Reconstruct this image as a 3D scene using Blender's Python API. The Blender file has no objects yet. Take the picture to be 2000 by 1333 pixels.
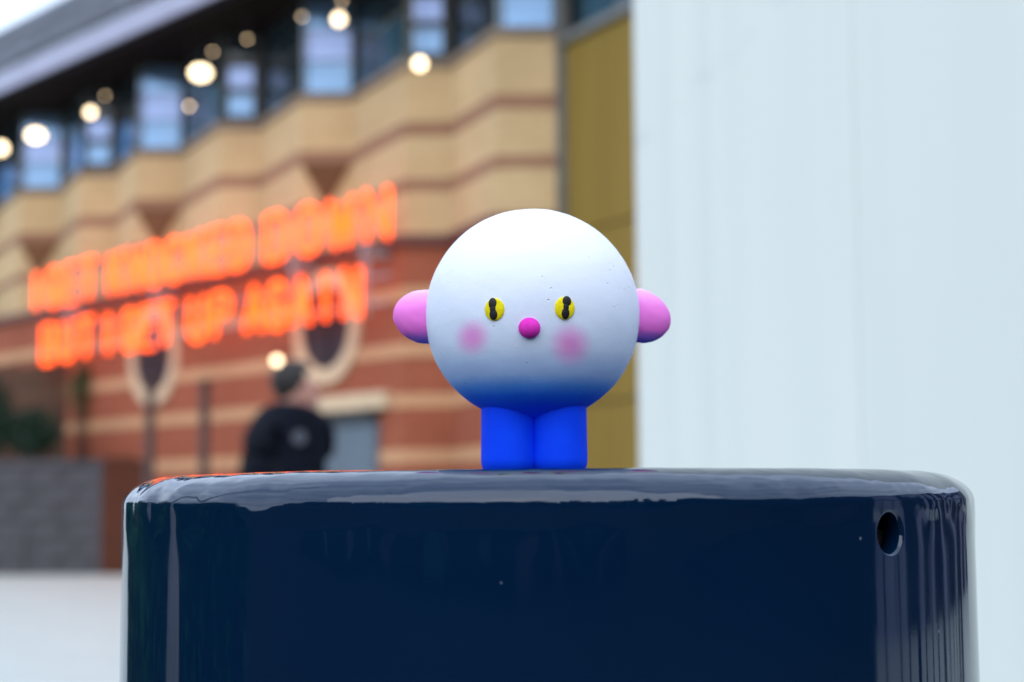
import bpy, bmesh, math, random
from mathutils import Vector, Matrix, Euler, noise
random.seed(7)
SC = bpy.context.scene
COL = SC.collection
R = math.radians

# ------------------------------------------------------------------ camera, sky, sun, exposure
F = 3333.0                                   # focal length in photo pixels (60 mm on a 36 mm sensor)
CROWN = 1.10                                 # height of the bollard's crown
HOR = 983.0                                  # row of the horizon in the photo
CAMZ = CROWN - 0.0108
PITCH = math.atan((HOR - 666.5) / F)
cam_d = bpy.data.cameras.new('camera')
cam = bpy.data.objects.new('camera', cam_d); COL.objects.link(cam)
CR = Euler((math.pi/2 + PITCH, 0, 0)).to_matrix() @ Matrix.Rotation(R(-0.35), 3, 'Z')
cam.matrix_world = Matrix.Translation((0, 0, CAMZ)) @ CR.to_4x4()
cam_d.sensor_width = 36; cam_d.lens = 60
cam_d.clip_start = 0.02; cam_d.clip_end = 3000
cam_d.dof.use_dof = True
cam_d.dof.focus_distance = 0.572
cam_d.dof.aperture_fstop = 9.8
cam_d.dof.aperture_blades = 9
SC.camera = cam

world = bpy.data.worlds.new('World'); SC.world = world; world.use_nodes = True
wn = world.node_tree.nodes; wl = world.node_tree.links
bg = wn['Background']
sky = wn.new('ShaderNodeTexSky'); sky.sky_type = 'NISHITA'; sky.sun_disc = False
SUN_EL, SUN_AZ = R(22), R(188)               # azimuth clockwise from +Y
sky.sun_elevation = SUN_EL; sky.sun_rotation = SUN_AZ
sky.air_density = 1.0; sky.dust_density = 2.5; sky.ozone_density = 1.0
# a bright broken overcast over the blue: pale cloud all round the dome
wtc = wn.new('ShaderNodeTexCoord'); wmap = wn.new('ShaderNodeMapping'); wmap.inputs['Scale'].default_value = (1, 1, 2.2)
wl.new(wtc.outputs['Generated'], wmap.inputs[0])
wno = wn.new('ShaderNodeTexNoise'); wno.inputs['Scale'].default_value = 2.6; wno.inputs['Detail'].default_value = 6
wl.new(wmap.outputs[0], wno.inputs['Vector'])
wra = wn.new('ShaderNodeValToRGB'); wl.new(wno.outputs[0], wra.inputs[0])
wra.color_ramp.elements[0].position = .30; wra.color_ramp.elements[0].color = (.90, .90, .90, 1)
wra.color_ramp.elements[1].position = .62; wra.color_ramp.elements[1].color = (1, 1, 1, 1)
wmx = wn.new('ShaderNodeMix'); wmx.data_type = 'RGBA'
wl.new(wra.outputs[0], wmx.inputs[0]); wl.new(sky.outputs[0], wmx.inputs[6]); wmx.inputs[7].default_value = (6.9, 8.4, 10.8, 1)
wcl = wn.new('ShaderNodeTexNoise'); wcl.inputs['Scale'].default_value = 5.0; wcl.inputs['Detail'].default_value = 5
wl.new(wmap.outputs[0], wcl.inputs['Vector'])
wcr = wn.new('ShaderNodeValToRGB'); wl.new(wcl.outputs[0], wcr.inputs[0])
wcr.color_ramp.elements[0].position = .35; wcr.color_ramp.elements[0].color = (5.2, 6.4, 8.6, 1)
wcr.color_ramp.elements[1].position = .62; wcr.color_ramp.elements[1].color = (8.0, 9.5, 11.8, 1)
wl.new(wcr.outputs[0], wmx.inputs[7])
wl.new(wmx.outputs[2], bg.inputs[0]); bg.inputs[1].default_value = 0.12
sun_d = bpy.data.lights.new('sun', 'SUN'); sun_d.energy = 1.5; sun_d.angle = R(92); sun_d.color = (1, .97, .93)
sun = bpy.data.objects.new('sun', sun_d); COL.objects.link(sun)
sd = Vector((math.sin(SUN_AZ)*math.cos(SUN_EL), math.cos(SUN_AZ)*math.cos(SUN_EL), math.sin(SUN_EL)))
sun.rotation_euler = (-sd).to_track_quat('-Z', 'Y').to_euler(); sun.location = sd*60
SC.view_settings.view_transform = 'Standard'; SC.view_settings.look = 'None'
SC.view_settings.exposure = 0.55; SC.view_settings.gamma = 1
SC.cycles.use_denoising = True
SC.cycles.max_bounces = 6

# ------------------------------------------------------------------ helpers
def ray(px, py):
    return CR @ Vector(((px-1000)/F, -(py-666.5)/F, -1))
def at(px, py, Y):
    d = ray(px, py); return Vector((0, 0, CAMZ)) + d*(Y/d.y)
def on_plane(px, py, P, n):
    d = ray(px, py); o = Vector((0, 0, CAMZ)); n = Vector(n)
    return o + d*((Vector(P)-o).dot(n)/d.dot(n))
def rgb(h):
    h = h.lstrip('#'); c = [int(h[i:i+2], 16)/255 for i in (0, 2, 4)]
    return tuple(x/12.92 if x <= .04045 else ((x+.055)/1.055)**2.4 for x in c)

class N:                                     # small node-tree writer
    def __init__(s, name, rough=.6, spec=.4):
        s.m = bpy.data.materials.new(name); s.m.use_nodes = True
        s.t = s.m.node_tree; s.b = s.t.nodes['Principled BSDF']
        s.set('Roughness', rough); s.set('Specular IOR Level', spec)
    def set(s, k, v):
        i = s.b.inputs[k]
        if isinstance(v, (int, float)): i.default_value = v
        elif isinstance(v, tuple): i.default_value = (*v, 1) if len(v) == 3 else v
        else: s.t.links.new(v, i)
        return s
    def n(s, kind, ins=None, **kw):
        x = s.t.nodes.new(kind)
        for k, v in kw.items(): setattr(x, k, v)
        for k, v in (ins or {}).items():
            i = x.inputs[k]
            if isinstance(v, (int, float)): i.default_value = v
            elif isinstance(v, tuple):
                i.default_value = (*v, 1) if (len(v) == 3 and i.type == 'RGBA') else v
            else: s.t.links.new(v, i)
        return x
    def coord(s, which='Object', scale=(1, 1, 1)):
        tc = s.n('ShaderNodeTexCoord')
        return s.n('ShaderNodeMapping', {'Vector': tc.outputs[which], 'Scale': scale}).outputs[0]
    def noise(s, vec, scale, detail=4, rough=.55):
        return s.n('ShaderNodeTexNoise', {'Vector': vec, 'Scale': scale, 'Detail': detail, 'Roughness': rough}).outputs[0]
    def ramp(s, fac, stops, interp='LINEAR'):
        r = s.n('ShaderNodeValToRGB', {'Fac': fac}); r.color_ramp.interpolation = interp
        e = r.color_ramp.elements
        while len(e) < len(stops): e.new(.5)
        for el, (p, c) in zip(e, stops): el.position = p; el.color = (*c, 1)
        return r.outputs[0]
    def mix(s, fac, a, b, mode='MIX'):
        x = s.n('ShaderNodeMix', data_type='RGBA', blend_type=mode)
        for k, v in ((0, fac), (6, a), (7, b)):
            i = x.inputs[k]
            if isinstance(v, (int, float)): i.default_value = v
            elif isinstance(v, tuple): i.default_value = (*v, 1)
            else: s.t.links.new(v, i)
        return x.outputs[2]
    def math(s, op, a, b=0.0, c=0.0):
        return s.n('ShaderNodeMath', {0: a, 1: b, 2: c}, operation=op).outputs[0]
    def mapr(s, v, a, b, c=0.0, d=1.0, smooth=True):
        return s.n('ShaderNodeMapRange', {0: v, 1: a, 2: b, 3: c, 4: d},
                   interpolation_type='SMOOTHSTEP' if smooth else 'LINEAR').outputs[0]
    def bump(s, h, strength=.3, dist=.01):
        s.set('Normal', s.n('ShaderNodeBump', {'Height': h, 'Strength': strength, 'Distance': dist}).outputs[0]); return s

def plain(name, col, rough=.6, var=.12, scale=6, spec=.4, metal=0, bump=0.0):
    """a colour with soft mottling and wear"""
    k = N(name, rough, spec); v = k.coord()
    n1 = k.noise(v, scale, 5)
    lo = tuple(c*(1-var) for c in col); hi = tuple(min(1, c*(1+var)) for c in col)
    k.set('Base Color', k.ramp(n1, [(.3, lo), (.7, hi)])); k.set('Metallic', metal)
    if bump: k.bump(k.noise(v, scale*12, 3), bump, .01)
    return k.m
def glow(name, col, strength):
    k = N(name, .4); k.set('Base Color', col); k.set('Emission Color', col); k.set('Emission Strength', strength)
    return k.m
def brick(name, c1, c2, mortar):
    k = N(name, .85, .2)
    tc = k.n('ShaderNodeTexCoord')
    b = k.n('ShaderNodeTexBrick', {'Vector': tc.outputs['UV'], 'Color1': c1, 'Color2': c2, 'Mortar': mortar,
            'Scale': 1.0, 'Mortar Size': .01, 'Mortar Smooth': .2, 'Brick Width': .225, 'Row Height': .075})
    big = k.noise(tc.outputs['UV'], .45, 4)
    k.set('Base Color', k.mix(k.mapr(big, .35, .7, 0, .45), b.outputs[0], tuple(c*.62 for c in c1)))
    k.bump(k.math('SUBTRACT', 1.0, b.outputs[1]), .5, .008)
    return k.m

def link(name, me, mat=None, parent=None, loc=None, smooth=False):
    o = bpy.data.objects.new(name, me); COL.objects.link(o)
    if mat: me.materials.append(mat)
    if parent: o.parent = parent
    if loc is not None: o.location = loc
    if smooth:
        for p in me.polygons: p.use_smooth = True
    return o
def obj(name, bm, mat=None, parent=None, loc=None, smooth=False):
    bmesh.ops.recalc_face_normals(bm, faces=bm.faces[:])
    me = bpy.data.meshes.new(name); bm.to_mesh(me); bm.free()
    return link(name, me, mat, parent, loc, smooth)
def tag(o, label=None, cat=None, group=None, kind=None):
    for k, v in (('label', label), ('category', cat), ('group', group), ('kind', kind)):
        if v: o[k] = v
    return o
def thing(name, label, cat, loc=(0, 0, 0), group=None):
    o = bpy.data.objects.new(name, None); COL.objects.link(o); o.location = loc; o.empty_display_size = .1
    return tag(o, label, cat, group)
def box(bm, c, s, rz=0.0, bevel=0.0):
    r = bmesh.ops.create_cube(bm, size=1)['verts']
    M = Matrix.Translation(c) @ Matrix.Rotation(rz, 4, 'Z') @ Matrix.Diagonal((*s, 1))
    bmesh.ops.transform(bm, matrix=M, verts=r)
    if bevel:
        es = list({e for v in r for e in v.link_edges})
        bmesh.ops.bevel(bm, geom=es, offset=bevel, segments=2, affect='EDGES', profile=.5)
def boxobj(name, c, s, mat, parent=None, rz=0.0, bevel=0.0):
    bm = bmesh.new(); box(bm, (0, 0, 0), s, rz, bevel); return obj(name, bm, mat, parent, c)
def ball(bm, c, s, seg=24, ring=16):
    r = bmesh.ops.create_uvsphere(bm, u_segments=seg, v_segments=ring, radius=1)['verts']
    bmesh.ops.transform(bm, matrix=Matrix.Translation(c) @ Matrix.Diagonal((*s, 1)), verts=r)
def tube(bm, pts, rad, seg=8, caps=True):
    """round tube through points; rad a number or a list"""
    pts = [Vector(p) for p in pts]; rings = []
    rr = rad if isinstance(rad, (list, tuple)) else [rad]*len(pts)
    u = None
    for i, p in enumerate(pts):
        a = pts[max(0, i-1)]; b = pts[min(len(pts)-1, i+1)]
        d = (b-a).normalized()
        if u is None: u = d.cross(Vector((.31, .17, .93)))
        u = (u - d*u.dot(d))
        if u.length < 1e-6: u = d.orthogonal()
        u.normalize(); w = d.cross(u)
        rings.append([bm.verts.new(p + (u*math.cos(2*math.pi*k/seg) + w*math.sin(2*math.pi*k/seg))*rr[i]) for k in range(seg)])
    for A, B in zip(rings, rings[1:]):
        for k in range(seg): bm.faces.new((A[k], A[(k+1) % seg], B[(k+1) % seg], B[k]))
    if caps: bm.faces.new(rings[0][::-1]); bm.faces.new(rings[-1])
def lathe(bm, prof, seg=96, cap_top=False):
    rings = []
    for r, z in prof:
        if r < 1e-7: rings.append([bm.verts.new((0, 0, z))])
        else: rings.append([bm.verts.new((r*math.cos(2*math.pi*k/seg), r*math.sin(2*math.pi*k/seg), z)) for k in range(seg)])
    for A, B in zip(rings, rings[1:]):
        for k in range(seg):
            q = (k+1) % seg
            if len(A) == 1: bm.faces.new((A[0], B[k], B[q]))
            elif len(B) == 1: bm.faces.new((A[k], A[q], B[0]))
            else: bm.faces.new((A[k], A[q], B[q], B[k]))
def strip(name, pts, z0, z1, mat, parent=None, depth=.12):
    """a wall of real thickness along a plan polyline, with UVs in metres (u along, v up); depth goes to the back"""
    bm = bmesh.new(); uvl = bm.loops.layers.uv.new('UVMap')
    P = [Vector((p[0], p[1])) for p in pts]; n = len(P); back = []
    for i in range(n):
        a = P[max(0, i-1)]; b = P[min(n-1, i+1)]
        nn = Vector((-(P[i]-a).y, (P[i]-a).x)) if i else Vector((-(b-P[i]).y, (b-P[i]).x))
        mm = Vector((-(b-P[i]).y, (b-P[i]).x)) if i < n-1 else nn
        nn.normalize(); mm.normalize(); q = nn+mm
        q = q/max(q.dot(nn), .6) if q.length > .2 else nn
        back.append(P[i] - q*depth)
    L = [0.0]
    for i in range(1, n): L.append(L[-1] + (P[i]-P[i-1]).length)
    V = [[bm.verts.new((p.x, p.y, z)) for p in Q] for Q in (P, back) for z in (z0, z1)]
    f0, f1, b0, b1 = V
    def face(vs, uvs):
        f = bm.faces.new(vs)
        for l, w in zip(f.loops, uvs): l[uvl].uv = w
    for i in range(n-1):
        j = i+1
        face((f0[i], f0[j], f1[j], f1[i]), ((L[i], z0), (L[j], z0), (L[j], z1), (L[i], z1)))
        face((b0[j], b0[i], b1[i], b1[j]), ((L[j], z0), (L[i], z0), (L[i], z1), (L[j], z1)))
        face((f1[i], f1[j], b1[j], b1[i]), ((L[i], 0), (L[j], 0), (L[j], depth), (L[i], depth)))
        face((f0[j], f0[i], b0[i], b0[j]), ((L[j], 0), (L[i], 0), (L[i], depth), (L[j], depth)))
    face((f0[0], f1[0], b1[0], b0[0]), ((0, z0), (0, z1), (depth, z1), (depth, z0)))
    face((f0[-1], b0[-1], b1[-1], f1[-1]), ((0, z0), (depth, z0), (depth, z1), (0, z1)))
    return obj(name, bm, mat, parent)
def leaves(bm, c, s, n, size, shell=.35):
    for _ in range(n):
        d = Vector((random.gauss(0, 1), random.gauss(0, 1), random.gauss(0, 1))).normalized()
        r = (1 - shell*random.random()**1.5) * (1 + .22*noise.noise(d*2.3 + Vector(c)))
        p = Vector(c) + Vector((d.x*s[0], d.y*s[1], d.z*s[2]))*r
        q = Euler((random.uniform(0, 6.3), random.uniform(0, 6.3), random.uniform(0, 6.3))).to_matrix()
        z = size*random.uniform(.6, 1.4)
        bm.faces.new([bm.verts.new(p + q @ Vector(w)*z) for w in ((-.5, 0, 0), (0, -.28, .08), (.6, 0, 0), (0, .28, .08))])

# ------------------------------------------------------------------ materials
M = {}
M['paving'] = (lambda k: (k.set('Base Color', k.mix(k.mapr(k.n('ShaderNodeTexBrick', {'Vector': k.coord(), 'Scale': 1.0,
    'Mortar Size': .006, 'Brick Width': .9, 'Row Height': .6}).outputs[1], 0, 1, 0, .7),
    k.ramp(k.noise(k.coord(), 1.3, 6), [(.3, (.47, .51, .475)), (.7, (.53, .565, .525))]), (.3, .3, .3))), k.m)[1])(N('paving', .55))
k = N('asphalt', .95, .0); v = k.coord()
k.set('Base Color', k.ramp(k.noise(v, 90, 3), [(.3, (.022, .023, .026)), (.7, (.045, .046, .05))])); k.bump(k.noise(v, 160, 2), .4, .004)
M['asphalt'] = k.m
M['kerb'] = plain('kerb_stone', (.32, .32, .33), .8, .15, 8)
M['tan'] = brick('buff_brick', (.58, .40, .205), (.51, .34, .16), (.54, .40, .25))
M['tanband'] = brick('brown_band_brick', (.33, .165, .10), (.28, .135, .08), (.28, .17, .11))
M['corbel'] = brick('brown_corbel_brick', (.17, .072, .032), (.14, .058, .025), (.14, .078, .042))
M['red'] = brick('red_brick', (.33, .085, .042), (.27, .065, .032), (.31, .12, .07))
M['cream'] = brick('cream_band_brick', (.56, .30, .155), (.50, .26, .13), (.48, .29, .17))
M['ring'] = plain('cream_stone_ring', (.56, .42, .27), .8, .12, 3)
M['maroon'] = plain('maroon_string_course', (.12, .045, .04), .7, .15, 3)
M['darkred'] = brick('dark_brown_brick', (.10, .028, .014), (.075, .02, .01), (.08, .035, .022))
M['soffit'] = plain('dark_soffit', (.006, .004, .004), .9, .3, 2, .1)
M['fascia'] = plain('lavender_grey_fascia', (.33, .33, .44), .4, .1, 1.2)
M['slate'] = plain('slate_roof', (.085, .092, .11), .85, .35, 1.5, .15)
M['skylight'] = plain('skylight_glass', (.75, .80, .88), .15, .1, 1, .9, .9)
M['ledge'] = plain('weathered_sill', (.20, .15, .11), .7, .2, 4)
M['frame'] = plain('dark_window_frame', (.025, .024, .022), .5, .2, 3)
M['oliveframe'] = plain('olive_window_frame', (.10, .085, .045), .5, .2, 3)
M['glass'] = plain('dark_glass', (.012, .02, .024), .06, .3, .6, .5)
M['teal'] = plain('teal_tinted_glass', (.02, .055, .075), .1, .4, .7, .5)
M['blue'] = plain('blue_tinted_glass', (.05, .19, .42), .15, .35, .9, .5)
M['sky1'] = plain('pale_blue_mirror_glass', (.125, .215, .34), .14, .3, .8, .5, .6)
M['sky2'] = plain('lavender_blue_mirror_glass', (.155, .205, .34), .14, .3, .8, .5, .6)
M['gold'] = (lambda k: (k.set('Base Color', k.ramp(k.noise(k.coord('Object', (3, 3, .15)), 2, 4), [(.3, (.205, .13, .024)), (.7, (.25, .165, .034))])),
                        k.set('Metallic', .1), k.m)[2])(N('gold_brown_cladding', .75, .2))
M['goldseam'] = plain('dark_gold_seam', (.10, .07, .025), .6)
M['trim'] = plain('grey_metal_trim', (.16, .16, .15), .5, .15, 4)
M['shutter'] = plain('blue_grey_shutter', (.11, .145, .18), .5, .12, 2)
M['neon'] = glow('orange_neon', (1.0, .082, .003), 2.7)
M['rail'] = plain('grey_sign_rail', (.30, .27, .28), .5, .15, 4)
M['lamp'] = glow('warm_lamp', (1.0, .76, .46), 4.5)
M['spot'] = glow('small_warm_lamp', (1.0, .72, .42), 4.0)
M['black'] = plain('black_metal', (.012, .012, .013), .5)
M['post'] = plain('brown_post', (.05, .028, .022), .6)
M['stone'] = plain('grey_stone', (.060, .060, .068), .85, .35, 2.2, bump=.4)
M['fence'] = plain('brown_timber', (.075, .040, .022), .8, .45, 1.8, bump=.2)
M['leaf'] = plain('dark_green_leaf', (.012, .04, .022), .5, .6, 1.2)
M['leaf2'] = plain('olive_green_leaf', (.06, .075, .025), .55, .5, 1.2)
M['leafh'] = plain('hedge_leaf', (.022, .12, .04), .5, .5, 1.2)
M['bark'] = plain('bark', (.05, .035, .025), .9, .3, 9)

# ------------------------------------------------------------------ ground
bm = bmesh.new()
for (x0, x1, y0, y1) in ((-900, 900, .30, 1500),):
    bm.faces.new([bm.verts.new(p) for p in ((x0, y0, 0), (x1, y0, 0), (x1, y1, 0), (x0, y1, 0))])
tag(obj('pavement', bm, M['paving']), kind='structure')
bm = bmesh.new(); box(bm, (0, .22, -.055), (160, .15, .11), 0, .012)
tag(obj('kerb', bm, M['kerb']), kind='structure')
bm = bmesh.new()
bm.faces.new([bm.verts.new(p) for p in ((-900, -900, -.11), (900, -900, -.11), (900, .25, -.11), (-900, .25, -.11))])
tag(obj('road', bm, M['asphalt']), kind='structure')  # unseen dark road, added to keep the bollard's mirrored front dark

# ------------------------------------------------------------------ the brick building with zigzag bays
AZ = math.atan(2826/F)
T = Vector((-math.sin(AZ), math.cos(AZ), 0))             # along the front, to the left and away
NO = Vector((-T.y, T.x, 0))                              # out of the front, towards the square
P0 = at(640, HOR, 23.8); P0.z = 0
def fp(s, off=0.0, z=0.0): return P0 + T*s + NO*off + Vector((0, 0, z))
def s_at(px, off=0.0):
    p = on_plane(px, 700, fp(0, off), NO); return (p-P0).dot(T)
BAYS = [s_at(x) for x in (1030, 836, 636, 465, 305, 185, 72)]
BAYS += [BAYS[-1]+2.7*i for i in (1, 2, 3)]
HW = [.37 if i % 2 == 0 else .31 for i in range(len(BAYS))]
ZIG = []
for s, h in zip(BAYS, HW):
    c = fp(s); ZIG += [c + Vector((h, 0, 0)), c - Vector((h, 0, 0))]
LEDGE, SOF = 6.80, 8.35
B1 = (5.90, 6.08); B2 = (5.17, 5.32); SPLIT = 4.58
bld = thing('brick_building', 'red and buff banded brick building with zigzag bays behind the orange neon sign', 'building', fp(4))
INV = Matrix.Translation(-bld.location)
def child(o):                                            # keep world placement under the building
    o.parent = bld; o.matrix_parent_inverse = INV; return o
def offs(pts, d):
    """push a plan polyline outwards along its local normals"""
    out = []
    P = [Vector((p.x, p.y)) for p in pts]; n = len(P)
    for i in range(n):
        def nr(a, b): w = Vector((-(b-a).y, (b-a).x)); return w.normalized()
        n1 = nr(P[i-1], P[i]) if i else nr(P[0], P[1])
        n2 = nr(P[i], P[i+1]) if i < n-1 else n1
        q = n1+n2; q = q/max(q.dot(n1), .6)
        p = P[i] + q*d; out.append(Vector((p.x, p.y, 0)))
    return out
child(strip('wall', ZIG, SPLIT, LEDGE, M['tan'], depth=.3))
for z0, z1, m in ((*B1, 'tanband'), (*B2, 'tanband')):
    child(strip('brick_band', offs(ZIG, .012), z0, z1, M[m], depth=.05))
child(strip('window_sill', offs(ZIG, .06), LEDGE+.002, LEDGE+.10, M['ledge'], depth=.35))
LOW = ZIG[:4] + [ZIG[3] + T*26]
child(strip('wall', LOW, 0, SPLIT-.12, M['red'], depth=.3))
child(strip('string_course', offs(LOW, .10), SPLIT-.12+.002, SPLIT-.002, M['maroon'], depth=.7))
for z in (3.81, 3.08, 2.42, 1.70, .98, .3):
    child(strip('brick_band', offs(LOW, .012), z-.09, z+.09, M['cream'], depth=.05))
# corbel triangles under the wide bays
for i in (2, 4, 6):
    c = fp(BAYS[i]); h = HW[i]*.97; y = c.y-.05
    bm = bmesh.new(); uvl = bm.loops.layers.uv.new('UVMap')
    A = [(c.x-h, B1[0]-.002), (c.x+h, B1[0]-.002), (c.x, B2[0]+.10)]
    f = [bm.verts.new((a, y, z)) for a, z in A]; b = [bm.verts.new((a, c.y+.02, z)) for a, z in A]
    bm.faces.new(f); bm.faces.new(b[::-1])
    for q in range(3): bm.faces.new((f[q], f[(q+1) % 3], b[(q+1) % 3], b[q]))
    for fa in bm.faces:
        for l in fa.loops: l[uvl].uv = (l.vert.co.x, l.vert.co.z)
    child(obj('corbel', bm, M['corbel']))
# upper windows: each pane a part of its window
def window(a, b, z0, z1, rows, mats, fm, cols=1, gap=.05):
    d = (b-a); L = d.length; d.normalize(); nn = Vector((-d.y, d.x, 0)); rz = math.atan2(d.y, d.x)
    c = (a+b)/2
    fr = bmesh.new()
    box(fr, (0, 0, 0), (L, .06, z1-z0), rz)
    w = child(obj('window', fr, M[fm], None, c + Vector((0, 0, (z0+z1)/2)) - nn*.10))
    k = 0; H = (z1-z0-gap*(rows+1))/rows; W = (L-gap*(cols+1))/cols
    for r in range(rows):
        for q in range(cols):
            pc = a + d*(gap + W/2 + q*(W+gap)) - nn*.055
            o = boxobj('pane', pc + Vector((0, 0, z0+gap+H/2 + r*(H+gap))), (W, .025, H), M[mats[k % len(mats)]], None, rz)
            o.parent = w; o.matrix_parent_inverse = (INV @ Matrix.Identity(4)) if False else Matrix.Translation(-w.location); k += 1
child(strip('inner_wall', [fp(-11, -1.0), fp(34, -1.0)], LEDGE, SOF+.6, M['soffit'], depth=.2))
zb, zt = LEDGE+.11, SOF-.02
for i in range(len(BAYS)):
    a, b = ZIG[2*i], ZIG[2*i+1]
    if i % 2 == 0: window(a, b, zb, zt, 3, ['sky1', 'sky2', 'sky1'], 'oliveframe', 1, .035)
    else: window(a, b, zb, zt, 3, ['sky1', 'sky2', 'glass'], 'frame', 1, .12)
    if i < len(BAYS)-1:
        lo = {0: 'glass', 1: 'teal', 2: 'glass', 3: 'teal', 4: 'blue', 5: 'blue'}.get(i, 'blue')
        window(b, ZIG[2*i+2], zb, zt, 2, [lo, 'glass', 'glass', 'glass'] if i % 2 else ['glass', lo, 'glass', 'glass'], 'oliveframe' if i < 2 else 'frame', 2, .06)
# round windows in the lower wall
OFFL = (ZIG[3]-P0).dot(NO)
for px, py in ((640, 640), (303, 697)):
    p = on_plane(px, py, fp(0, OFFL), NO)
    rz = math.atan2(T.y, T.x)
    def disc(r0, r1, d0, d1, seg=48):
        b = bmesh.new(); rings = []
        for r, d in ((r0, d0), (r0, d1), (r1, d1), (r1, d0)):
            rings.append([b.verts.new(Vector((r*math.cos(2*math.pi*q/seg)*T.x, r*math.cos(2*math.pi*q/seg)*T.y, r*math.sin(2*math.pi*q/seg))) + NO*d) for q in range(seg)])
        for A, B in zip(rings, rings[1:]):
            for q in range(seg): b.faces.new((A[q], A[(q+1) % seg], B[(q+1) % seg], B[q]))
        if r0 < .02: pass
        return b
    w = child(obj('round_window', disc(.58, .80, -.05, .05), M['ring'], None, p))
    for nm, b, m in (('pane', disc(.001, .59, -.02, .018), 'frame2'),):
        M.setdefault('frame2', plain('plum_dark_glass', (.022, .012, .018), .5, .3, 1, .2))
        o = obj(nm, b, M[m], None, p); o.parent = w; o.matrix_parent_inverse = Matrix.Translation(-w.location)
    bm = bmesh.new(); box(bm, NO*.03, (.04, .03, 1.04), rz); box(bm, NO*.035, (1.04, .03, .04), rz)
    o = obj('glazing_bar', bm, M['black'], None, p); o.parent = w; o.matrix_parent_inverse = Matrix.Translation(-w.location)
# shutter door and its lintel
a = on_plane(640, 860, fp(0, OFFL), NO); b = on_plane(742, 860, fp(0, OFFL), NO)
top = on_plane(690, 806, fp(0, OFFL), NO).z
sa, sb = (a-P0).dot(T), (b-P0).dot(T); mid = (sa+sb)/2; w_ = abs(sa-sb); rzT = math.atan2(T.y, T.x)
door = child(boxobj('shutter_door', fp(mid, OFFL+.02, top/2), (w_, .06, top), M['shutter'], None, rzT))
for i in range(int(top/.11)):
    o = boxobj('slat', fp(mid, OFFL+.055, .06+i*.11), (w_-.04, .03, .095), M['shutter'], None, rzT)
    o.parent = door; o.matrix_parent_inverse = Matrix.Translation(-door.location)
child(boxobj('roller_box', fp(mid, OFFL+.07, top-.07), (w_, .16, .14), M['black'], None, rzT))
child(boxobj('lintel', fp(mid, OFFL+.05, top+.13), (w_+.5, .14, .22), M['ring'], None, rzT))
# eaves: soffit, fascia, gutter, pitched slates and skylights
EO = .95
zf = on_plane(200, 96, fp(0, EO), NO).z
def quad3(name, pts, mat, th=.05):
    bm = bmesh.new(); v = [bm.verts.new(p) for p in pts]; f = bm.faces.new(v)
    bmesh.ops.recalc_face_normals(bm, faces=[f]); n = f.normal.copy()
    r = bmesh.ops.extrude_face_region(bm, geom=[f])
    bmesh.ops.translate(bm, vec=-n*th, verts=[g for g in r['geom'] if isinstance(g, bmesh.types.BMVert)])
    return child(obj(name, bm, mat))
S0, S1 = -8.5, 34
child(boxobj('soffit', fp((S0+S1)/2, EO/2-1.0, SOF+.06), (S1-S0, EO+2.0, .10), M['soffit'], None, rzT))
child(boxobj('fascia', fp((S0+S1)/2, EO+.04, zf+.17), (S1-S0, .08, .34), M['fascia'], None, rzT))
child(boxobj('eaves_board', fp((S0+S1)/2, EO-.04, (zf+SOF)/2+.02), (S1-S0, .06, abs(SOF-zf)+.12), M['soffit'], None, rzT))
RZ0, RZ1, RD = zf+.34, zf+.34+2.1, 2.0
quad3('roof', [fp(S0, EO+.1, RZ0), fp(S1, EO+.1, RZ0), fp(S1, EO-RD, RZ1), fp(S0, EO-RD, RZ1)], M['slate'], .1)
rn = (NO*2.1 + Vector((0, 0, RD+.1))).normalized()
for s in [3.0 + 4.6*i for i in range(7)]:
    def rp(s_, f, up): return fp(s_, EO+.1-(RD+.1)*f, RZ0+2.1*f) + rn*up
    quad3('skylight', [rp(s, .30, .10), rp(s+2.6, .30, .10), rp(s+2.6, .62, .10), rp(s, .62, .10)], M['skylight'], .12)
for f in (.16, .82):
    bm = bmesh.new(); tube(bm, [rp(S0, f, .04), rp(S1, f, .04)], .04, 6); child(obj('snow_rail', bm, M['fascia']))

# gold cladding wing to the right of the bays
GD = Vector((.46, -.888, 0)).normalized(); G0 = ZIG[0] + Vector((.14, -.02, 0))
wing = thing('cladding_wall', 'gold brown metal clad wall between the brick bays and the white panels', 'wall', G0)
def wchild(o, par=None):
    par = par or wing; o.parent = par; o.matrix_parent_inverse = Matrix.Translation(-wing.location); return o
grz = math.atan2(GD.y, GD.x); gn = Vector((GD.y, -GD.x, 0)); gn = gn if gn.x < 0 else -gn
gtop = on_plane(1170, 58, G0, gn).z
zs = [0, on_plane(1190, 785, G0, gn).z, on_plane(1190, 440, G0, gn).z, gtop]
wchild(boxobj('backing', G0 + GD*5 - gn*.12 + Vector((0, 0, gtop/2)), (10, .2, gtop-.01), M['goldseam'], None, grz))
for r in range(3):
    for c in range(11):
        wchild(boxobj('panel', G0 + GD*(.46 + .9*c) + Vector((0, 0, (zs[r]+zs[r+1])/2)), (.885, .05, zs[r+1]-zs[r]-.03), M['gold'], None, grz, .006))
wchild(boxobj('trim', G0 - GD*.10 + Vector((-.02, 0, 4.5)), (.16, .16, 9.0), M['trim'], None, grz))
wchild(boxobj('coping', G0 + GD*5 + Vector((0, 0, gtop+.05)), (10, .22, .09), M['trim'], None, grz))
for c in range(6):
    wchild(boxobj('pane', G0 + GD*(.85 + 1.6*c) - gn*.15 + Vector((0, 0, gtop+1.4)), (1.55, .05, 2.6), M['teal'], None, grz))

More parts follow.
